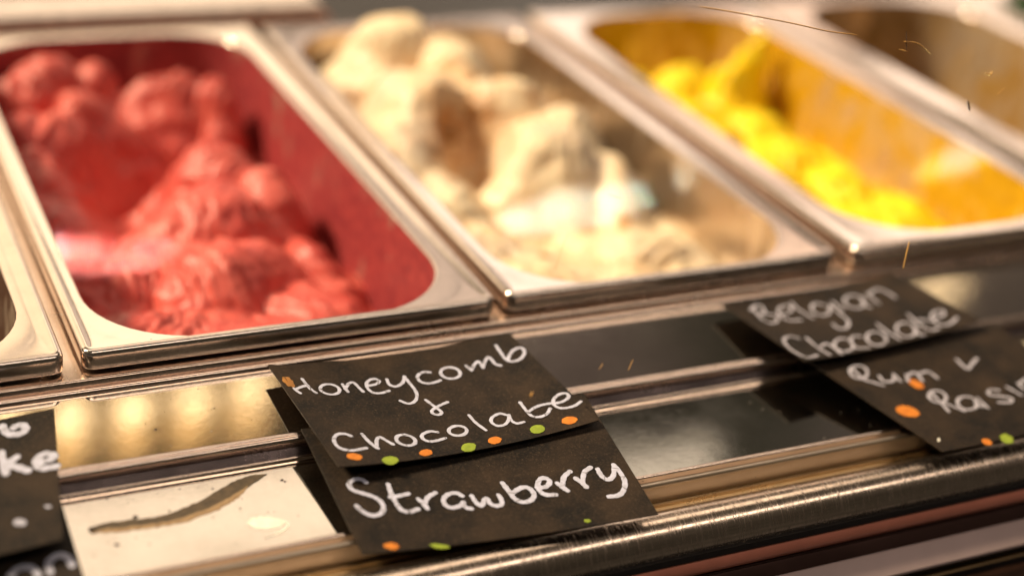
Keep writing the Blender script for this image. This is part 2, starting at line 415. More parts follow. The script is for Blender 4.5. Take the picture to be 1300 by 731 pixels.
for p in PANS:
    pan(p['label'], p['o'], p['i'], p['ri'], p['smear'], p['amount'], p['deep'], p['m'])
for k in range(len(PANS)-1):
    a = PANS[k]['o'][1]; b = PANS[k+1]['o'][0]
    V = []
    for y in (14.2, 352.8):
        V += [((a-1.5)*MM, y*MM, -.0125), ((a-1.5)*MM, y*MM, -.0095), ((b+1.5)*MM, y*MM, -.0095), ((b+1.5)*MM, y*MM, -.0125)]
    mesh_obj("cross_bar", V, [(0, 1, 5, 4), (1, 2, 6, 5), (2, 3, 7, 6), (3, 0, 4, 7), (3, 2, 1, 0), (4, 5, 6, 7)], M['frame'], counter, False)

# ------------------------------------------------------------------ ice cream
def _hash(i, j, k):
    h = (i*374761393+j*668265263+k*2147483647) & 0xffffffff
    h = ((h ^ (h >> 13))*1274126177) & 0xffffffff
    h = ((h ^ (h >> 15))*2246822519) & 0xffffffff
    return ((h ^ (h >> 16)) & 0xffff)/32767.5-1
def vnoise(x, y, seed):
    x = x+seed*13.7; y = y+seed*7.9
    xi = np.floor(x).astype(np.int64); yi = np.floor(y).astype(np.int64); fx = x-xi; fy = y-yi
    fx = fx*fx*fx*(fx*(fx*6-15)+10); fy = fy*fy*fy*(fy*(fy*6-15)+10); k = int(seed*10)
    a = _hash(xi, yi, k); b = _hash(xi+1, yi, k); c = _hash(xi, yi+1, k); d = _hash(xi+1, yi+1, k)
    return (a*(1-fx)+b*fx)*(1-fy)+(c*(1-fx)+d*fx)*fy
def fbm(x, y, s, seed, octv=4):
    v = np.zeros_like(x); amp = .8
    for o in range(octv):
        f = s*2.03**o; c, sn = math.cos(o*.9), math.sin(o*.9)
        v += amp*vnoise((x*c-y*sn)*f, (x*sn+y*c)*f, seed+o*7.3); amp *= .5
    return v
def ice_cream(name, label, pk, base, bumps, mat, step=1.2, amp=3.0, fine=1.0, drag=1.6, soft=5, dirn=0.6, seed=1.0, holes=()):
    ix0, ix1, iy0, iy1 = PANS[pk]['i']; ri = PANS[pk]['ri']
    d = 2.2
    nx = int((ix1-ix0)/step); ny = int((iy1-iy0)/step)
    # a grid bent to the rounded tub, so that its edge meets the walls all the way round
    S, T = np.meshgrid(np.linspace(-1, 1, nx), np.linspace(-1, 1, ny), indexing='ij')
    cx, cy = (ix0+ix1)/2, (iy0+iy1)/2; hw, hh = (ix1-ix0)/2-d, (iy1-iy0)/2-d
    X = cx+S*hw; Y = cy+T*hh
    r = ri-d
    dx = np.maximum(np.abs(X-cx)-(hw-r), 0); dy = np.maximum(np.abs(Y-cy)-(hh-r), 0)
    m = np.maximum(dx, dy); l = np.hypot(dx, dy)+1e-9
    k = np.where(l > 0, m/l, 1)
    X = np.where((dx > 0) & (dy > 0), cx+np.sign(X-cx)*(hw-r+dx*k), X); Y = np.where((dx > 0) & (dy > 0), cy+np.sign(Y-cy)*(hh-r+dy*k), Y)
    wob = fbm(X, Y, .022, seed+31, 2)*7; wob2 = fbm(X, Y, .022, seed+57, 2)*7
    Z = np.full_like(X, base)
    for (bx, by, top, rx, ry, rot, pw) in bumps:
        c, s = math.cos(math.radians(rot)), math.sin(math.radians(rot))
        ux = ((X+wob-bx)*c+(Y+wob2-by)*s)/rx; uy = (-(X+wob-bx)*s+(Y+wob2-by)*c)/ry
        g = np.exp(-np.power(ux*ux+uy*uy, pw))
        h = base+(top-base)*g
        kk = 3.0                                   # soft union
        Z = np.log(np.exp(np.clip(Z/kk, -60, 60))+np.exp(np.clip(h/kk, -60, 60)))*kk-kk*math.log(2)*np.exp(-((Z-h)/6)**2)
    for (bx, by, dep, rx, ry, rot) in holes:
        c, s = math.cos(math.radians(rot)), math.sin(math.radians(rot))
        ux = ((X+wob*.4-bx)*c+(Y-by)*s)/rx; uy = (-(X-bx)*s+(Y+wob2*.4-by)*c)/ry
        Z -= dep*np.exp(-(ux*ux+uy*uy)**1.6)
    def blur(a, n):
        for _ in range(n):
            b = np.pad(a, 1, mode='edge')
            a = (b[:-2, 1:-1]+b[2:, 1:-1]+b[1:-1, :-2]+b[1:-1, 2:]+2*b[1:-1, 1:-1])/6
        return a
    Z = blur(Z, soft)
    Xs, Ys = X+Z*.35, Y+Z*.9                      # steep faces get their own relief, not drawn-out streaks
    n1 = fbm(Xs, Ys, .03, seed); n2 = fbm(Xs, Ys, .12, seed+11, 3)
    rg = 1-np.abs(fbm(Xs, Ys, .028, seed+77, 3))*2
    gx = np.gradient(Z, axis=0)/step; gy = np.gradient(Z, axis=1)/step
    nl = np.sqrt(gx*gx+gy*gy+1)
    # lumps, drag ridges and grain pushed out along the surface, so that folds overhang a little
    # scraped folds: sharp ridges drawn out along a wandering direction
    th = fbm(X, Y, .008, seed+5, 2)*2.2+dirn
    wx = X+fbm(X, Y, .03, seed+41, 3)*9; wy = Y+Z*.7+fbm(X, Y, .03, seed+43, 3)*9
    al = wx*np.cos(th)+wy*np.sin(th); ac = -wx*np.sin(th)+wy*np.cos(th)
    f1 = 1-np.abs(fbm(al*.30, ac, .075, seed+61, 3))*1.7; f2 = 1-np.abs(fbm(al*.25, ac, .20, seed+67, 3))*1.7
    amt = np.clip(fbm(X, Y, .02, seed+91, 2)*1.2+.75, .15, 1)
    amt = amt/nl**1.3
    crumb = np.maximum(fbm(Xs, Ys, .16, seed+23, 3), 0)
    D_ = amp*n1+amp*.5*rg+fine*n2+drag*(1.6*f1+.8*f2)*amt+fine*1.2*crumb
    edge = np.clip(np.minimum(1-np.abs(S), (1-np.abs(T))*2.2)*8, 0, 1)
    X = X-gx/nl*D_*edge; Y = Y-gy/nl*D_*edge; Z = Z+D_/nl
    # keep the edge down on the wall
    V = np.stack([X, Y, Z], -1).reshape(-1, 3)*MM
    o = mesh_obj(name, V, grid_faces(nx, ny), mat, None, True)
    # the underside, so that it is a body and not a skin
    me = o.data
    return tag(o, label, "ice cream")

ice_cream("strawberry_ice_cream", "scooped red strawberry ice cream in the pink smeared pan", 1, -58, [
    (44, 318, -8, 44, 26, 8, 1.4), (74, 318, -9, 22, 22, 0, 1.2), (104, 306, -11, 26, 22, -10, 1.3), (126, 296, -16, 15, 24, 10, 1.2),
    (34, 268, -16, 38, 34, 10, 1.3), (20, 228, -18, 26, 34, 0, 1.2), (24, 188, -26, 28, 34, 0, 1.2), (40, 135, -32, 38, 34, 0, 1.2), (60, 285, -14, 30, 24, 0, 1.3),
    (106, 206, -12, 34, 28, -20, 1.4), (124, 178, -18, 24, 32, 10, 1.3), (94, 170, -19, 36, 36, 15, 1.3), (134, 130, -34, 18, 34, 8, 1.2),
    (92, 118, -26, 44, 34, 0, 1.2), (60, 60, -32, 56, 44, 0, 1.3), (118, 80, -36, 28, 34, 0, 1.2)],
    M['strawberry'], amp=3.4, fine=.25, drag=1.9, seed=3.1, soft=7, dirn=1.0,
    holes=[(68, 246, 20, 26, 13, 15), (146, 150, 8, 9, 30, 0)])
van = ice_cream("honeycomb_ice_cream", "cream coloured honeycomb ice cream heaped above its pan, with toffee streaks", 2, -40, [
    (236, 288, 17, 42, 34, 0, 1.5), (262, 262, 14, 30, 40, 0, 1.4), (196, 266, -10, 22, 18, 0, 1.2), (228, 222, 10, 30, 40, 5, 1.5), (205, 205, -8, 22, 36, 0, 1.3),
    (266, 215, 6, 36, 26, 0, 1.4), (272, 168, -2, 36, 34, 10, 1.6), (296, 186, -4, 24, 34, 0, 1.4), (304, 150, -14, 18, 28, 0, 1.3), (212, 165, -20, 20, 30, 0, 1.3),
    (208, 120, -32, 30, 34, 0, 1.2), (230, 80, -33, 34, 26, 0, 1.2), (290, 92, -31, 26, 24, 0, 1.2), (262, 50, -34, 44, 26, 0, 1.2)],
    M['vanilla'], amp=2.8, fine=.5, drag=1.4, seed=9.4, soft=8, dirn=.3,
    holes=[(240, 186, 40, 12, 20, 8), (250, 128, 6, 22, 12, 0)])
def lump(name, x, y, z, r, mat, parent, seed):
    """small broken piece frozen into the ice cream"""
    rn = random.Random(seed); V = []; n, m = 8, 5
    for i in range(m):
        for j in range(n):
            a = math.pi*(i+.5)/m; b = 2*math.pi*j/n; rr = r*rn.uniform(.72, 1.2)
            V.append(((x+rr*math.sin(a)*math.cos(b))*MM, (y+rr*math.sin(a)*math.sin(b))*MM, (z+rr*.8*math.cos(a))*MM))
    Fc = [(i*n+j, i*n+(j+1) % n, (i+1)*n+(j+1) % n, (i+1)*n+j) for i in range(m-1) for j in range(n)]+[tuple(range(n-1, -1, -1)), tuple((m-1)*n+j for j in range(n))]
    return mesh_obj(name, V, Fc, mat, parent, True)
vv = np.empty(len(van.data.vertices)*3, np.float32); van.data.vertices.foreach_get("co", vv); vv = vv.reshape(-1, 3)
def on_van(x, y):
    return float(vv[np.argmin((vv[:, 0]-x*MM)**2+(vv[:, 1]-y*MM)**2), 2]/MM)
for k, (nm, x, y, r, m) in enumerate([("chocolate_piece", 243, 196, 6.5, 'choc'), ("toffee_piece", 234, 206, 6, 'toffee'), ("toffee_piece", 246, 212, 5, 'toffee'), ("toffee_piece", 226, 196, 4, 'toffee'),
        ("toffee_piece", 262, 60, 4, 'toffee'), ("toffee_piece", 236, 92, 4.5, 'toffee'), ("toffee_piece", 285, 66, 3.5, 'toffee'), ("chocolate_piece", 238, 168, 4, 'choc'), ("toffee_piece", 279, 205, 3.5, 'toffee')]):
    lump(nm, x, y, on_van(x, y)-r*.25, r, M[m], van, k)
ice_cream("mango_ice_cream", "bright yellow mango ice cream ridged along one side of its pan", 3, -54, [
    (392, 298, -28, 30, 24, 0, 1.3), (430, 290, -23, 30, 22, 0, 1.3), (452, 270, -18, 22, 18, 0, 1.3), (466, 272, -4, 15, 14, 0, 1.1), (477, 278, 3, 9, 8, 0, 1.0),
    (400, 220, -22, 34, 44, 0, 1.4), (440, 218, -28, 28, 34, 0, 1.3), (400, 150, -28, 36, 40, 0, 1.3), (436, 184, -31, 30, 32, 0, 1.3), (450, 142, -36, 28, 30, 0, 1.3),
    (466, 118, -40, 26, 28, 0, 1.2), (430, 90, -36, 40, 34, 0, 1.2), (395, 60, -36, 30, 40, 0, 1.3)],
    M['mango'], amp=2.8, fine=1.4, drag=2.2, seed=14.7, soft=4)
ice_cream("chocolate_ice_cream", "dark chocolate ice cream low in the pan beside the strawberry", 0, -45, [(-60, 120, -34, 40, 60, 0, 1.3)], M['chocolate'], step=3, seed=5.5)
ice_cream("caramel_ice_cream", "thin layer of caramel brown ice cream low in the nearly empty pan", 4, -92, [(590, 160, -80, 40, 60, 0, 1.3)], M['caramel'], step=3, seed=6.5)
ice_cream("mint_ice_cream", "green ice cream in the pan beyond the caramel pan", 5, -22, [(760, 250, -5, 50, 60, 0, 1.3)], M['mint'], step=3, seed=8.5)

# ------------------------------------------------------------------ cards
def cat_rom(P, n=6):
    P = np.array(P, float)
    if len(P) < 3: 
        return np.array([P[0]+(P[-1]-P[0])*f for f in np.linspace(0, 1, n)])
    Q = np.vstack([2*P[0]-P[1], P, 2*P[-1]-P[-2]]); out = []
    for i in range(1, len(Q)-2):
        for s in np.linspace(0, 1, n, endpoint=False):
            a, b, c, d = Q[i-1:i+3]
            out.append(.5*((2*b)+(-a+c)*s+(2*a-5*b+4*c-d)*s*s+(-a+3*b-3*c+d)*s**3))
    out.append(P[-1]); return np.array(out)
def ell(cx, cy, rx, ry, rot=0, n=22, a0=0, a1=360):
    c, s = math.cos(math.radians(rot)), math.sin(math.radians(rot))
    return [(cx+rx*math.cos(t_)*c-ry*math.sin(t_)*s, cy+rx*math.cos(t_)*s+ry*math.sin(t_)*c) for t_ in np.radians(np.linspace(a0, a1, n))]

class Card:
    def __init__(s, name, label, corners, sag, lift=0.0, twist=0.0, rad=1.0):
        """corners TL,TR,BR,BL as world points"""
        s.c = [np.array(p) for p in corners]; s.sag = sag; s.twist = twist
        s.e = empty(name, tuple(sum(s.c)/4), label, "card", "handwritten flavour cards")
        n = 25; V = []; T = .00045
        s.W = (np.linalg.norm(s.c[1]-s.c[0])+np.linalg.norm(s.c[2]-s.c[3]))/2; s.H = (np.linalg.norm(s.c[3]-s.c[0])+np.linalg.norm(s.c[2]-s.c[1]))/2
        us = np.linspace(0, 1, n)
        top = [s.P(u, v) for u in us for v in us]
        bot = [s.P(u, v, -T) for u in us for v in us]
        Fc = grid_faces(n, n)
        Fc = [f[::-1] for f in Fc]
        Fc2 = [tuple(i+n*n for i in f[::-1]) for f in Fc]
        border = [i*n for i in range(n)]+[(n-1)*n+j for j in range(1, n)]+[i*n+n-1 for i in range(n-2, -1, -1)]+[j for j in range(n-2, 0, -1)]
        side = [(border[k], border[(k+1) % len(border)], border[(k+1) % len(border)]+n*n, border[k]+n*n) for k in range(len(border))]
        s.sheet = mesh_obj("paper_sheet", top+bot, Fc+Fc2+side, M['card'], s.e, True, 40)
        s.k = 0
    def P0(s, u, v):
        a = s.c[0]*(1-u)+s.c[1]*u; b = s.c[3]*(1-u)+s.c[2]*u
        p = a*(1-v)+b*v
        p = p+np.array([0, 0, -s.sag*(1-(2*u-1)**2)*(1+.15*v)+s.twist*(u-.5)*(v-.5)])
        return p
    def P(s, u, v, off=0.0):
        p = s.P0(u, v)
        if off:
            du = s.P0(u+.01, v)-s.P0(u-.01, v); dv = s.P0(u, v+.01)-s.P0(u, v-.01)
            nrm = np.cross(dv, du); nrm = nrm/np.linalg.norm(nrm)
            p = p+nrm*off
        return p
    def uv(s, px):
        u = v = .5
        for _ in range(25):
            p = project(s.P0(u, v)); e = np.array(px)-p
            h = 1e-4
            J = np.stack([(project(s.P0(u+h, v))-p)/h, (project(s.P0(u, v+h))-p)/h], 1)
            d = np.linalg.solve(J, e); u += d[0]; v += d[1]
        return np.array([u, v])
    def stroke(s, pts, width, mat, name="letter", parts=None, closed=False, taper=None):
        """one pen stroke given as photo pixels; width in mm"""
        V, Fc = parts if parts is not None else ([], [])
        P = cat_rom(pts) if not closed else np.array(list(pts))
        q = np.array([s.uv(p) for p in P])*np.array([s.W, s.H])
        d = np.gradient(q, axis=0); d /= np.linalg.norm(d, axis=1)[:, None]+1e-9
        nr = np.stack([-d[:, 1], d[:, 0]], 1); hw = width*MM/2
        s.k += 1; off = .00014+.000016*(s.k % 7)
        rows = []
        L = len(q)
        def add(qq, dd, nn, ww):
            rows.append((qq+nn*ww, qq, qq-nn*ww))
        ca = [] if closed else [80, 50, 25]
        for a in ca:
            add(q[0]-d[0]*hw*math.sin(math.radians(a)), d[0], nr[0], hw*math.cos(math.radians(a)))
        for i in range(L):
            ww = hw*(1+.10*math.sin(i*1.7+s.k)+.06*math.sin(i*.61+2*s.k))
            if taper: ww *= taper[0]+(taper[1]-taper[0])*i/(L-1)
            add(q[i], d[i], nr[i], ww)
        for a in ca[::-1]:
            add(q[-1]+d[-1]*hw*math.sin(math.radians(a)), d[-1], nr[-1], hw*(taper[1] if taper else 1)*math.cos(math.radians(a)))
        b = len(V)
        for l, c, r_ in rows:
            for k, p in enumerate((l, c, r_)):
                V.append(s.P(p[0]/s.W, p[1]/s.H, off+(.00006 if k == 1 else 0)))
        for i in range(len(rows)-1):
            for k in (0, 1):
                a = b+i*3+k; Fc.append((a, a+1, a+4, a+3))
        return V, Fc
    def letter(s, strokes, width, mat, org=None, sc=1.0, **kw):
        parts = ([], [])
        for st in strokes:
            closed = isinstance(st, tuple) and st[0] == 'o'
            pts = ell(*st[1:]) if closed else st
            if org is not None: pts = [(org[0]+x/sc, org[1]+y/sc) for x, y in pts]
            s.stroke(pts, width, mat, parts=parts, closed=closed, **kw)
        return mesh_obj("letter", parts[0], [f for f in parts[1]], mat, s.e, True)
    def dot(s, cx, cy, rx, ry, rot, mat, org=None, sc=1.0, jag=.08, name="ink_dot"):
        pts = ell(cx, cy, rx, ry, rot, 25)[:-1]
        rnd = random.Random(cx*7+cy)
        pts = [(cx+(x-cx)*(1+rnd.uniform(-jag, jag)), cy+(y-cy)*(1+rnd.uniform(-jag, jag))) for x, y in pts]
        if org is not None:
            pts = [(org[0]+x/sc, org[1]+y/sc) for x, y in pts]; cx, cy = org[0]+cx/sc, org[1]+cy/sc
        s.k += 1; off = .00013+.000013*(s.k % 7)
        V = [s.P(*s.uv((cx, cy)), off+.0001)]+[s.P(*s.uv(p), off) for p in pts]
        n = len(pts)
        return mesh_obj(name, V, [(0, 1+(i+1) % n, 1+i) for i in range(n)], mat, s.e, True)

Z = at_z
# strawberry card (lower of the pair)
straw = Card("flavour_card", "black card handwritten Strawberry, lying under the Honeycomb card and over the rail",
    [Z(382, 544, -.0150), Z(742, 500, -.0125), Z(836, 652, -.0248), Z(460, 703, -.0256)], .0014)
honey = Card("flavour_card", "black curled card handwritten Honeycomb and Chocolate, lying on the Strawberry card",
    [Z(340, 463, -.0082), Z(645, 421, -.0070), Z(760, 533, -.0130), Z(430, 592, -.0135)], .0030)
rum = Card("flavour_card", "black card handwritten Rum and Raisin, tucked under the Belgian Chocolate card",
    [Z(1008, 446, -.0140), Z(1262, 410, -.0125), Z(1420, 520, -.0215), Z(1197, 573, -.0240)], .0010)
belg = Card("flavour_card", "black card handwritten Belgian Chocolate, lying on the Rum and Raisin card",
    [Z(913, 384, -.0085), Z(1132, 347, -.0065), Z(1246, 406, -.0085), Z(1022, 458, -.0105)], .0018)
c_tr, c_br = Z(68, 518, -.0095), Z(80, 684, -.0180)
dv = np.array([.099, .004, .0])
cake = Card("flavour_card", "black card ending in the handwritten letters ke, pushed against the golden strip", [c_tr-dv, c_tr, c_br, c_br-dv], .0014)
d_tr, d_br = Z(76, 632, -.0200), Z(112, 750, -.0275)
cook = Card("flavour_card", "black card showing two rounded white letters, half hidden under the ke card", [d_tr-dv, d_tr, d_br, d_br-dv], .0010)

A = dict(org=(340, 415), sc=5.623); B = dict(org=(540, 415), sc=5.413); C_ = dict(org=(410, 520), sc=6.09)
D = dict(org=(420, 590), sc=5.85); E_ = dict(org=(620, 550), sc=5.85); Fk = dict(org=(900, 340), sc=5.219)
G = dict(org=(1050, 340), sc=5.2); H = dict(org=(1050, 440), sc=4.872); K = dict(org=(0, 480), sc=2.91)
ch, co = M['chalk'], M['chalk_old']
for st, o in [
    ([[(245, 372), (275, 412), (310, 448), (345, 472)], [(212, 440), (250, 425), (285, 420)], [(188, 440), (210, 460), (232, 474)]], A),
    ([('o', 443, 447, 70, 36, 8)], A),
    ([[(533, 412), (552, 440), (572, 465)], [(550, 445), (580, 405), (612, 400), (645, 430), (680, 464)]], A),
    ([[(722, 420), (775, 408), (795, 388), (770, 372), (730, 378), (704, 405), (715, 442), (755, 470), (810, 472), (866, 456)]], A),
    ([[(850, 375), (868, 412), (915, 426), (960, 400), (978, 356)], [(972, 356), (1010, 400), (1050, 450), (1065, 495), (1045, 535), (1000, 548), (945, 528)]], A),
    ([[(1158, 326), (1110, 324), (1070, 350), (1085, 388), (1140, 405), (1195, 396), (1232, 382)]], A),
    ([('o', 172, 318, 68, 39, 5)], B),
    ([[(280, 268), (300, 285), (318, 300)], [(316, 298), (340, 258), (362, 240), (380, 256), (398, 283)], [(396, 282), (410, 235), (432, 208), (455, 225), (480, 255), (518, 266)]], B),
    ([[(485, 128), (520, 180), (555, 225), (600, 238), (650, 222), (680, 185), (672, 152), (640, 145), (600, 165), (576, 200), (566, 232)]], B),
    ([[(3, 503), (55, 542), (100, 575), (112, 592), (90, 604), (55, 598), (44, 578), (70, 556), (110, 535), (152, 517)]], B),
    ([[(300, 608), (345, 658), (415, 710)]], B),
    ([[(556, 606), (510, 597), (460, 622), (454, 655), (495, 680), (545, 672), (572, 640), (574, 606)], [(572, 608), (592, 645), (630, 664), (676, 654)]], B),
    ([[(650, 520), (688, 570), (730, 612), (785, 620), (835, 598), (858, 562)], [(712, 580), (765, 548), (825, 531), (868, 525)]], B),
    ([[(885, 527), (940, 514), (984, 484), (970, 458), (925, 462), (884, 494), (882, 532), (920, 556), (975, 556), (1030, 540), (1068, 513)]], B),
    ([[(220, 206), (170, 188), (112, 192), (84, 228), (102, 274), (150, 305), (230, 315), (335, 297)]], C_),
    ([[(302, 190), (345, 238), (395, 282), (425, 300)], [(415, 285), (415, 235), (440, 214), (482, 236), (542, 270)]], C_),
    ([('o', 640, 237, 76, 40, 12)], C_),
    ([[(885, 176), (825, 170), (768, 195), (772, 226), (820, 247), (885, 240), (945, 222)]], C_),
    ([('o', 1042, 163, 70, 38, 0)], C_),
]:
    honey.letter(st, 1.24 if o is not C_ else 1.34, ch, **o)
for cx, cy, rx, ry, rot, m in [(243, 363, 60, 25, 8, 'orange'), (520, 392, 62, 32, 0, 'green'), (795, 333, 52, 25, -5, 'orange'), (1125, 292, 58, 35, -5, 'green')]:
    honey.dot(cx, cy, rx, ry, rot, M[m], **C_)
for cx, cy, rx, ry, m in [(628, 559, 8.5, 4.6, 'orange'), (682, 545, 9.5, 5.2, 'green'), (723, 533.5, 10, 4.8, 'orange')]:
    honey.dot(cx, cy, rx, ry, -6, M[m])
honey.dot(150, 395, 62, 26, 38, M['toffee'], jag=.25, name="toffee_stain", **A)

for st, o in [
    ([[(262, 130), (225, 108), (172, 110), (134, 142), (162, 186), (240, 212), (320, 238), (375, 278), (392, 325), (368, 362), (312, 376), (245, 352), (190, 305)]], D),
    ([[(425, 145), (445, 205), (480, 275), (522, 332), (580, 348), (648, 328)], [(440, 240), (510, 230), (575, 215)]], D),
    ([[(648, 255), (690, 288), (716, 325)], [(692, 300), (720, 242), (776, 208)]], D),
    ([[(975, 232), (930, 210), (872, 220), (836, 256), (852, 300), (900, 320), (958, 305), (985, 278)], [(980, 280), (1000, 315), (1045, 325)]], D),
    ([[(1045, 230), (1080, 280), (1120, 305), (1140, 262), (1160, 250), (1182, 285), (1225, 304), (1270, 290), (1262, 250), (1245, 225)]], D),
    ([[(105, 370), (150, 428), (192, 482), (250, 510), (310, 500), (340, 460), (312, 415), (262, 400), (205, 425), (172, 452)]], E_),
    ([[(362, 402), (425, 398), (455, 362), (430, 335), (390, 337), (368, 372), (376, 420), (422, 455), (500, 456)]], E_),
    ([[(512, 372), (548, 400), (588, 426)], [(548, 395), (562, 325), (606, 284)]], E_),
    ([[(648, 335), (690, 365), (728, 400)], [(698, 365), (712, 292), (758, 253)]], E_),
    ([[(810, 265), (840, 315), (888, 344), (928, 312), (934, 238)], [(930, 235), (985, 300), (1014, 365), (1000, 430), (960, 462), (895, 470)]], E_),
]:
    straw.letter(st, 1.7 if o is D else 1.85, co, **o)
for cx, cy, rx, ry, m, o in [(450, 603, 55, 25, 'orange', D), (808, 605, 68, 18, 'green', D), (735, 650, 28, 12, 'green', E_)]:
    straw.dot(cx, cy, rx, ry, 5, M[m], jag=.2, **o)

for st, o in [
    ([[(275, 282), (312, 248), (352, 262), (368, 298), (330, 312)], [(285, 262), (340, 330), (400, 366), (450, 356), (440, 318), (385, 308)]], Fk),
    ([[(480, 312), (540, 292), (542, 258), (490, 254), (456, 286), (480, 326), (540, 350), (612, 346)]], Fk),
    ([[(540, 230), (600, 282), (690, 335)]], Fk),
    ([[(770, 250), (705, 238), (678, 270), (720, 312), (790, 308), (800, 260)], [(800, 250), (860, 300), (920, 352), (915, 396), (860, 404), (820, 374)]], Fk),
    ([[(818, 225), (850, 252), (885, 285)]], Fk),
    ([('o', 180, 225, 68, 42, 10), [(225, 215), (250, 245), (285, 262)]], G),
    ([[(262, 168), (300, 205), (345, 240)], [(280, 170), (330, 142), (390, 160), (450, 198)]], G),
    ([[(600, 472), (540, 455), (495, 476), (520, 522), (580, 566), (650, 595), (720, 580)]], Fk),
    ([[(645, 466), (720, 530), (800, 578)], [(740, 520), (790, 505), (880, 572)]], Fk),
    ([('o', 893, 512, 64, 42, 8)], Fk),
    ([[(1005, 455), (955, 455), (938, 490), (980, 530), (1060, 532)]], Fk),
    ([('o', 325, 468, 66, 44, 12)], G),
    ([[(330, 372), (400, 425), (482, 475)]], G),
    ([('o', 520, 410, 66, 46, 12), [(570, 400), (610, 440), (640, 445)]], G),
    ([[(535, 308), (600, 368), (680, 410), (735, 400)], [(600, 345), (650, 345), (700, 355)]], G),
    ([[(700, 335), (765, 315), (760, 284), (712, 290), (690, 325), (730, 370), (800, 374), (858, 330)]], G),
]:
    belg.letter(st, 1.2, M['chalk_dim'], **o)
for st in [
    [[(150, 130), (200, 180), (245, 212)], ('o', 195, 158, 55, 40, 10), [(200, 195), (350, 242)]],
    [[(322, 182), (350, 215), (408, 212), (412, 172)], [(412, 175), (455, 216)]],
    [[(490, 175), (500, 215)], [(495, 180), (545, 160), (590, 212)], [(575, 165), (625, 155), (682, 195)]],
    [[(800, 80), (865, 138), (892, 112), (925, 75)]],
    [[(640, 282), (700, 345), (752, 402)], ('o', 682, 310, 55, 36, 12), [(715, 345), (850, 400)]],
    [('o', 866, 350, 62, 40, 10), [(915, 345), (960, 372)]],
    [[(930, 318), (995, 380)]],
    [[(1062, 270), (1005, 268), (1000, 298), (1080, 308), (1142, 322), (1128, 345), (1060, 345)]],
    [[(1110, 250), (1200, 300)]],
    [[(1180, 228), (1215, 262)], [(1195, 225), (1240, 200), (1300, 240)]],
]:
    rum.letter(st, 1.25, M['chalk_dim'], **H)
for cx, cy, rx, ry, rot, m in [(550, 232, 58, 24, 25, 'orange'), (497, 400, 87, 36, 13, 'orange'), (988, 590, 38, 20, 20, 'orange'), (1110, 570, 52, 30, 25, 'green')]:
    rum.dot(cx, cy, rx*.88, ry*.86, rot, M[m], jag=.06 if rx > 80 else .15, **H)
rum.dot(690, 577, 8, 11, 0, M['whitemark'], **H)

for st in [
    [[(8, 178), (28, 205), (72, 206), (95, 190), (82, 172), (50, 182)]],
    [[(4, 275), (22, 352)], [(62, 292), (24, 322), (60, 328), (104, 342)]],
    [[(140, 312), (185, 302), (200, 286), (165, 280), (132, 306), (152, 332), (210, 326)]],
]:
    cake.letter(st, 2.7, ch, **K)
cake.dot(73, 533, 23, 13, 0, M['chalk'], **K); cake.dot(177, 475, 13, 5, 5, M['chalk'], **K)
for st in [[[(40, 728), (68, 702), (118, 700), (142, 728)]], [[(186, 716), (180, 682), (210, 655), (248, 660), (266, 690)]]]:
    cook.letter(st, 2.3, ch, **K)

# ------------------------------------------------------------------ marks and dirt on the lower panel and strips
def on_panel(px, py, off=.0001):      # point of the tilted lower panel under a photo pixel
    d = ray(px, py); k = 3.0/44.4
    f = lambda P: P[2]+.0252-k*(P[1]+.0498)
    t0 = -f(CAM)/(d[2]-k*d[1]); return CAM+d*t0+np.array([0, 0, off])
def on_strip(px, py, off=.0001):
    d = ray(px, py); k = 6.3/39.0
    t0 = -(CAM[2]+.0132-k*(CAM[1]+.004))/(d[2]-k*d[1]); return CAM+d*t0+np.array([0, 0, off])
def flat_patch(name, left, right, z, mat, parent, jag=.0):
    """flat dried mark between two pixel outlines"""
    V = []; rnd = random.Random(5)
    l = cat_rom(left, 8); r_ = cat_rom(right, 8); n = min(len(l), len(r_))
    l = l[np.linspace(0, len(l)-1, n).astype(int)]; r_ = r_[np.linspace(0, len(r_)-1, n).astype(int)]
    for a, b in zip(l, r_):
        a = a+np.array([rnd.uniform(-1, 1), rnd.uniform(-1, 1)])*jag; b = b+np.array([rnd.uniform(-1, 1), rnd.uniform(-1, 1)])*jag
        m_ = (a+b)/2
        V += [tuple(on_panel(*a, z)), tuple(on_panel(*m_, z+.00015)), tuple(on_panel(*b, z))]
    Fc = []
    for i in range(n-1):
        for k in (0, 1):
            Fc.append((i*3+k, i*3+k+1, i*3+k+4, i*3+k+3))
    return mesh_obj(name, V, Fc, mat, parent, True)
zp = .0001
flat_patch("dried_smear", [(112, 669), (150, 661), (200, 655), (250, 637), (290, 614), (318, 603), (338, 601)],
           [(113, 675), (152, 670), (205, 664), (255, 650), (297, 630), (322, 613), (339, 602)], zp, M['smear'], lower_panel, .7)
flat_patch("dried_smear", [(114, 673), (152, 668), (205, 661), (255, 646), (296, 625), (320, 611)], [(117, 677), (156, 674), (208, 668), (258, 655), (294, 637), (312, 622)], zp-.00005, M['smear_tan'], lower_panel, 1.2)
flat_patch("white_scuff", [(313, 662), (325, 656), (345, 656), (362, 660)], [(314, 666), (328, 671), (346, 671), (363, 665)], zp, M['whitemark'], lower_panel, 1.0)
flat_patch("white_scuff", [(360, 660), (368, 665), (360, 675), (340, 682)], [(362, 663), (365, 666), (357, 673), (336, 683)], zp+.00004, M['whitemark'], lower_panel, .2)
V, Fc = [], []
rnd = random.Random(11)
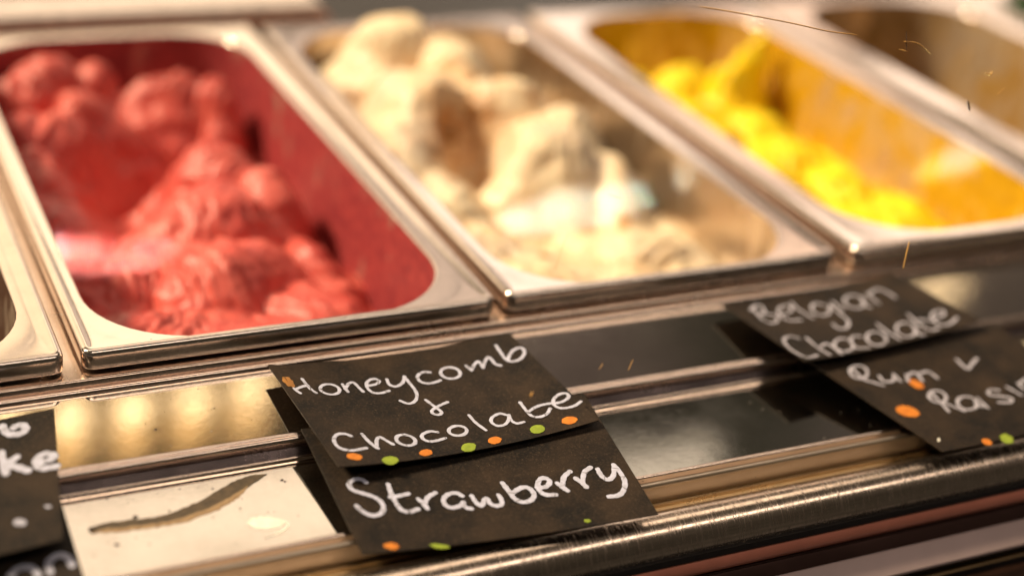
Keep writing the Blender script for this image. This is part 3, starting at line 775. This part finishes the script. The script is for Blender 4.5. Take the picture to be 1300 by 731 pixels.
def speck(px, py, z, r):
    c = on_panel(px, py) if z is zp else on_strip(px, py); b = len(V); n = 7
    z = c[2]; V.append((c[0], c[1], z+.0003))
    for i in range(n):
        a = 2*math.pi*i/n; rr = r*rnd.uniform(.6, 1.3)
        V.append((c[0]+rr*math.cos(a), c[1]+rr*math.sin(a)*.8, z))
    for i in range(n): Fc.append((b, b+1+i, b+1+(i+1) % n))
for px, py, r in [(172, 656, .0011), (215, 648, .0005), (149, 691, .0009), (228, 620, .0004), (358, 609, .0007), (362, 611, .0005), (305, 645, .0004), (270, 592+28, .0004),
                  (120, 705, .0004), (340, 650, .0003), (136, 633, .0005), (190, 690, .0003), (300, 690, .0003)]:
    speck(px, py, zp, r)
for _ in range(70):
    speck(rnd.uniform(90, 1040), rnd.uniform(560, 690), zp, rnd.uniform(.00010, .00025))
for px, py, r in [(198, 545, .0006), (185, 538, .0003), (272, 518, .0003)]: speck(px, py, -.0153, r)
for _ in range(60): speck(rnd.uniform(60, 1000), rnd.uniform(400, 560), -.0153, rnd.uniform(.0001, .00022))
dirt = mesh_obj("dirt_specks", V, Fc, M['fleck'], lower_panel, True); dirt['kind'] = "stuff"

# ------------------------------------------------------------------ glass guard standing on the front rail, with dust hairs on it
GB = np.array([-0.1258, -0.0412]); GS = 0.43        # foot (y, z) and lean (dy per dz)
def at_glass(px, py, off=0.0):
    d = ray(px, py)
    # (y - GB0) - GS*(z-GB1) = 0
    k0 = (CAM[1]-GB[0])-GS*(CAM[2]-GB[1]); k1 = d[1]-GS*d[2]
    p = CAM+d*(-k0/k1)
    return p+np.array([0, -1, GS])/math.hypot(1, GS)*off
t = NT("clear_glass"); tr = t.n("ShaderNodeBsdfTransparent"); tr.inputs[0].default_value = (.975, .985, .98, 1)
t.link(tr.outputs[0], t.t.nodes["Material Output"].inputs["Surface"])
V = []
for x in (XL+.02, XR-.02):
    for zz in (GB[1], 0.40):
        y = GB[0]+GS*(zz-GB[1]); V += [(x, y, zz), (x, y+.004, zz)]
guard = tag(mesh_obj("glass_guard", V, [(0, 4, 6, 2), (1, 3, 7, 5), (0, 2, 3, 1), (4, 5, 7, 6), (2, 6, 7, 3), (0, 1, 5, 4)], t.m, None, False),
            "clear leaning glass guard over the counter with dust hairs on it", "glass guard")
def hair(pts, r, mat="hair", name="dust_hair"):
    P = [at_glass(*p, off=.0003) for p in cat_rom(pts, 5)]; n = len(P); V = []; Fc = []
    for i, p in enumerate(P):
        tdir = P[min(i+1, n-1)]-P[max(i-1, 0)]; tdir = tdir/np.linalg.norm(tdir)
        a = np.cross(tdir, [0, -1, .4]); a /= np.linalg.norm(a); b = np.cross(tdir, a)
        rr = r*(1 if 0 < i < n-1 else .4)
        V += [p+a*rr*math.cos(k*math.pi/2)+b*rr*math.sin(k*math.pi/2) for k in range(4)]
    for i in range(n-1):
        for k in range(4): Fc.append((i*4+k, i*4+(k+1) % 4, i*4+4+(k+1) % 4, i*4+4+k))
    return mesh_obj(name, V, Fc, M[mat], guard, True)
hair([(886, 9), (930, 16), (1000, 29), (1050, 40), (1088, 45)], .00022)
hair([(1146, 53), (1165, 56), (1181, 69)], .00024); hair([(1150, 40), (1150, 66)], .00018, 'fleck'); hair([(1140, 63), (1152, 66)], .0002)
hair([(1154, 306), (1150, 322), (1146, 341)], .00028)
hair([(760, 469), (765, 461)], .0001); hair([(797, 470), (803, 456)], .00014)
hair([(703, 345), (715, 310), (722, 295)], .00008)
hair([(1228, 128), (1230, 141)], .0005, 'fleck', "dust_fleck"); hair([(1250, 93), (1256, 95), (1259, 91)], .0003, 'hair', "dust_fleck")
hair([(1265, 120), (1275, 112)], .00012)
hair([(770, 246), (790, 253)], .0001, 'hair')
hair([(673, 505-2), (676, 497)], .00035, 'hair', "dust_fleck")
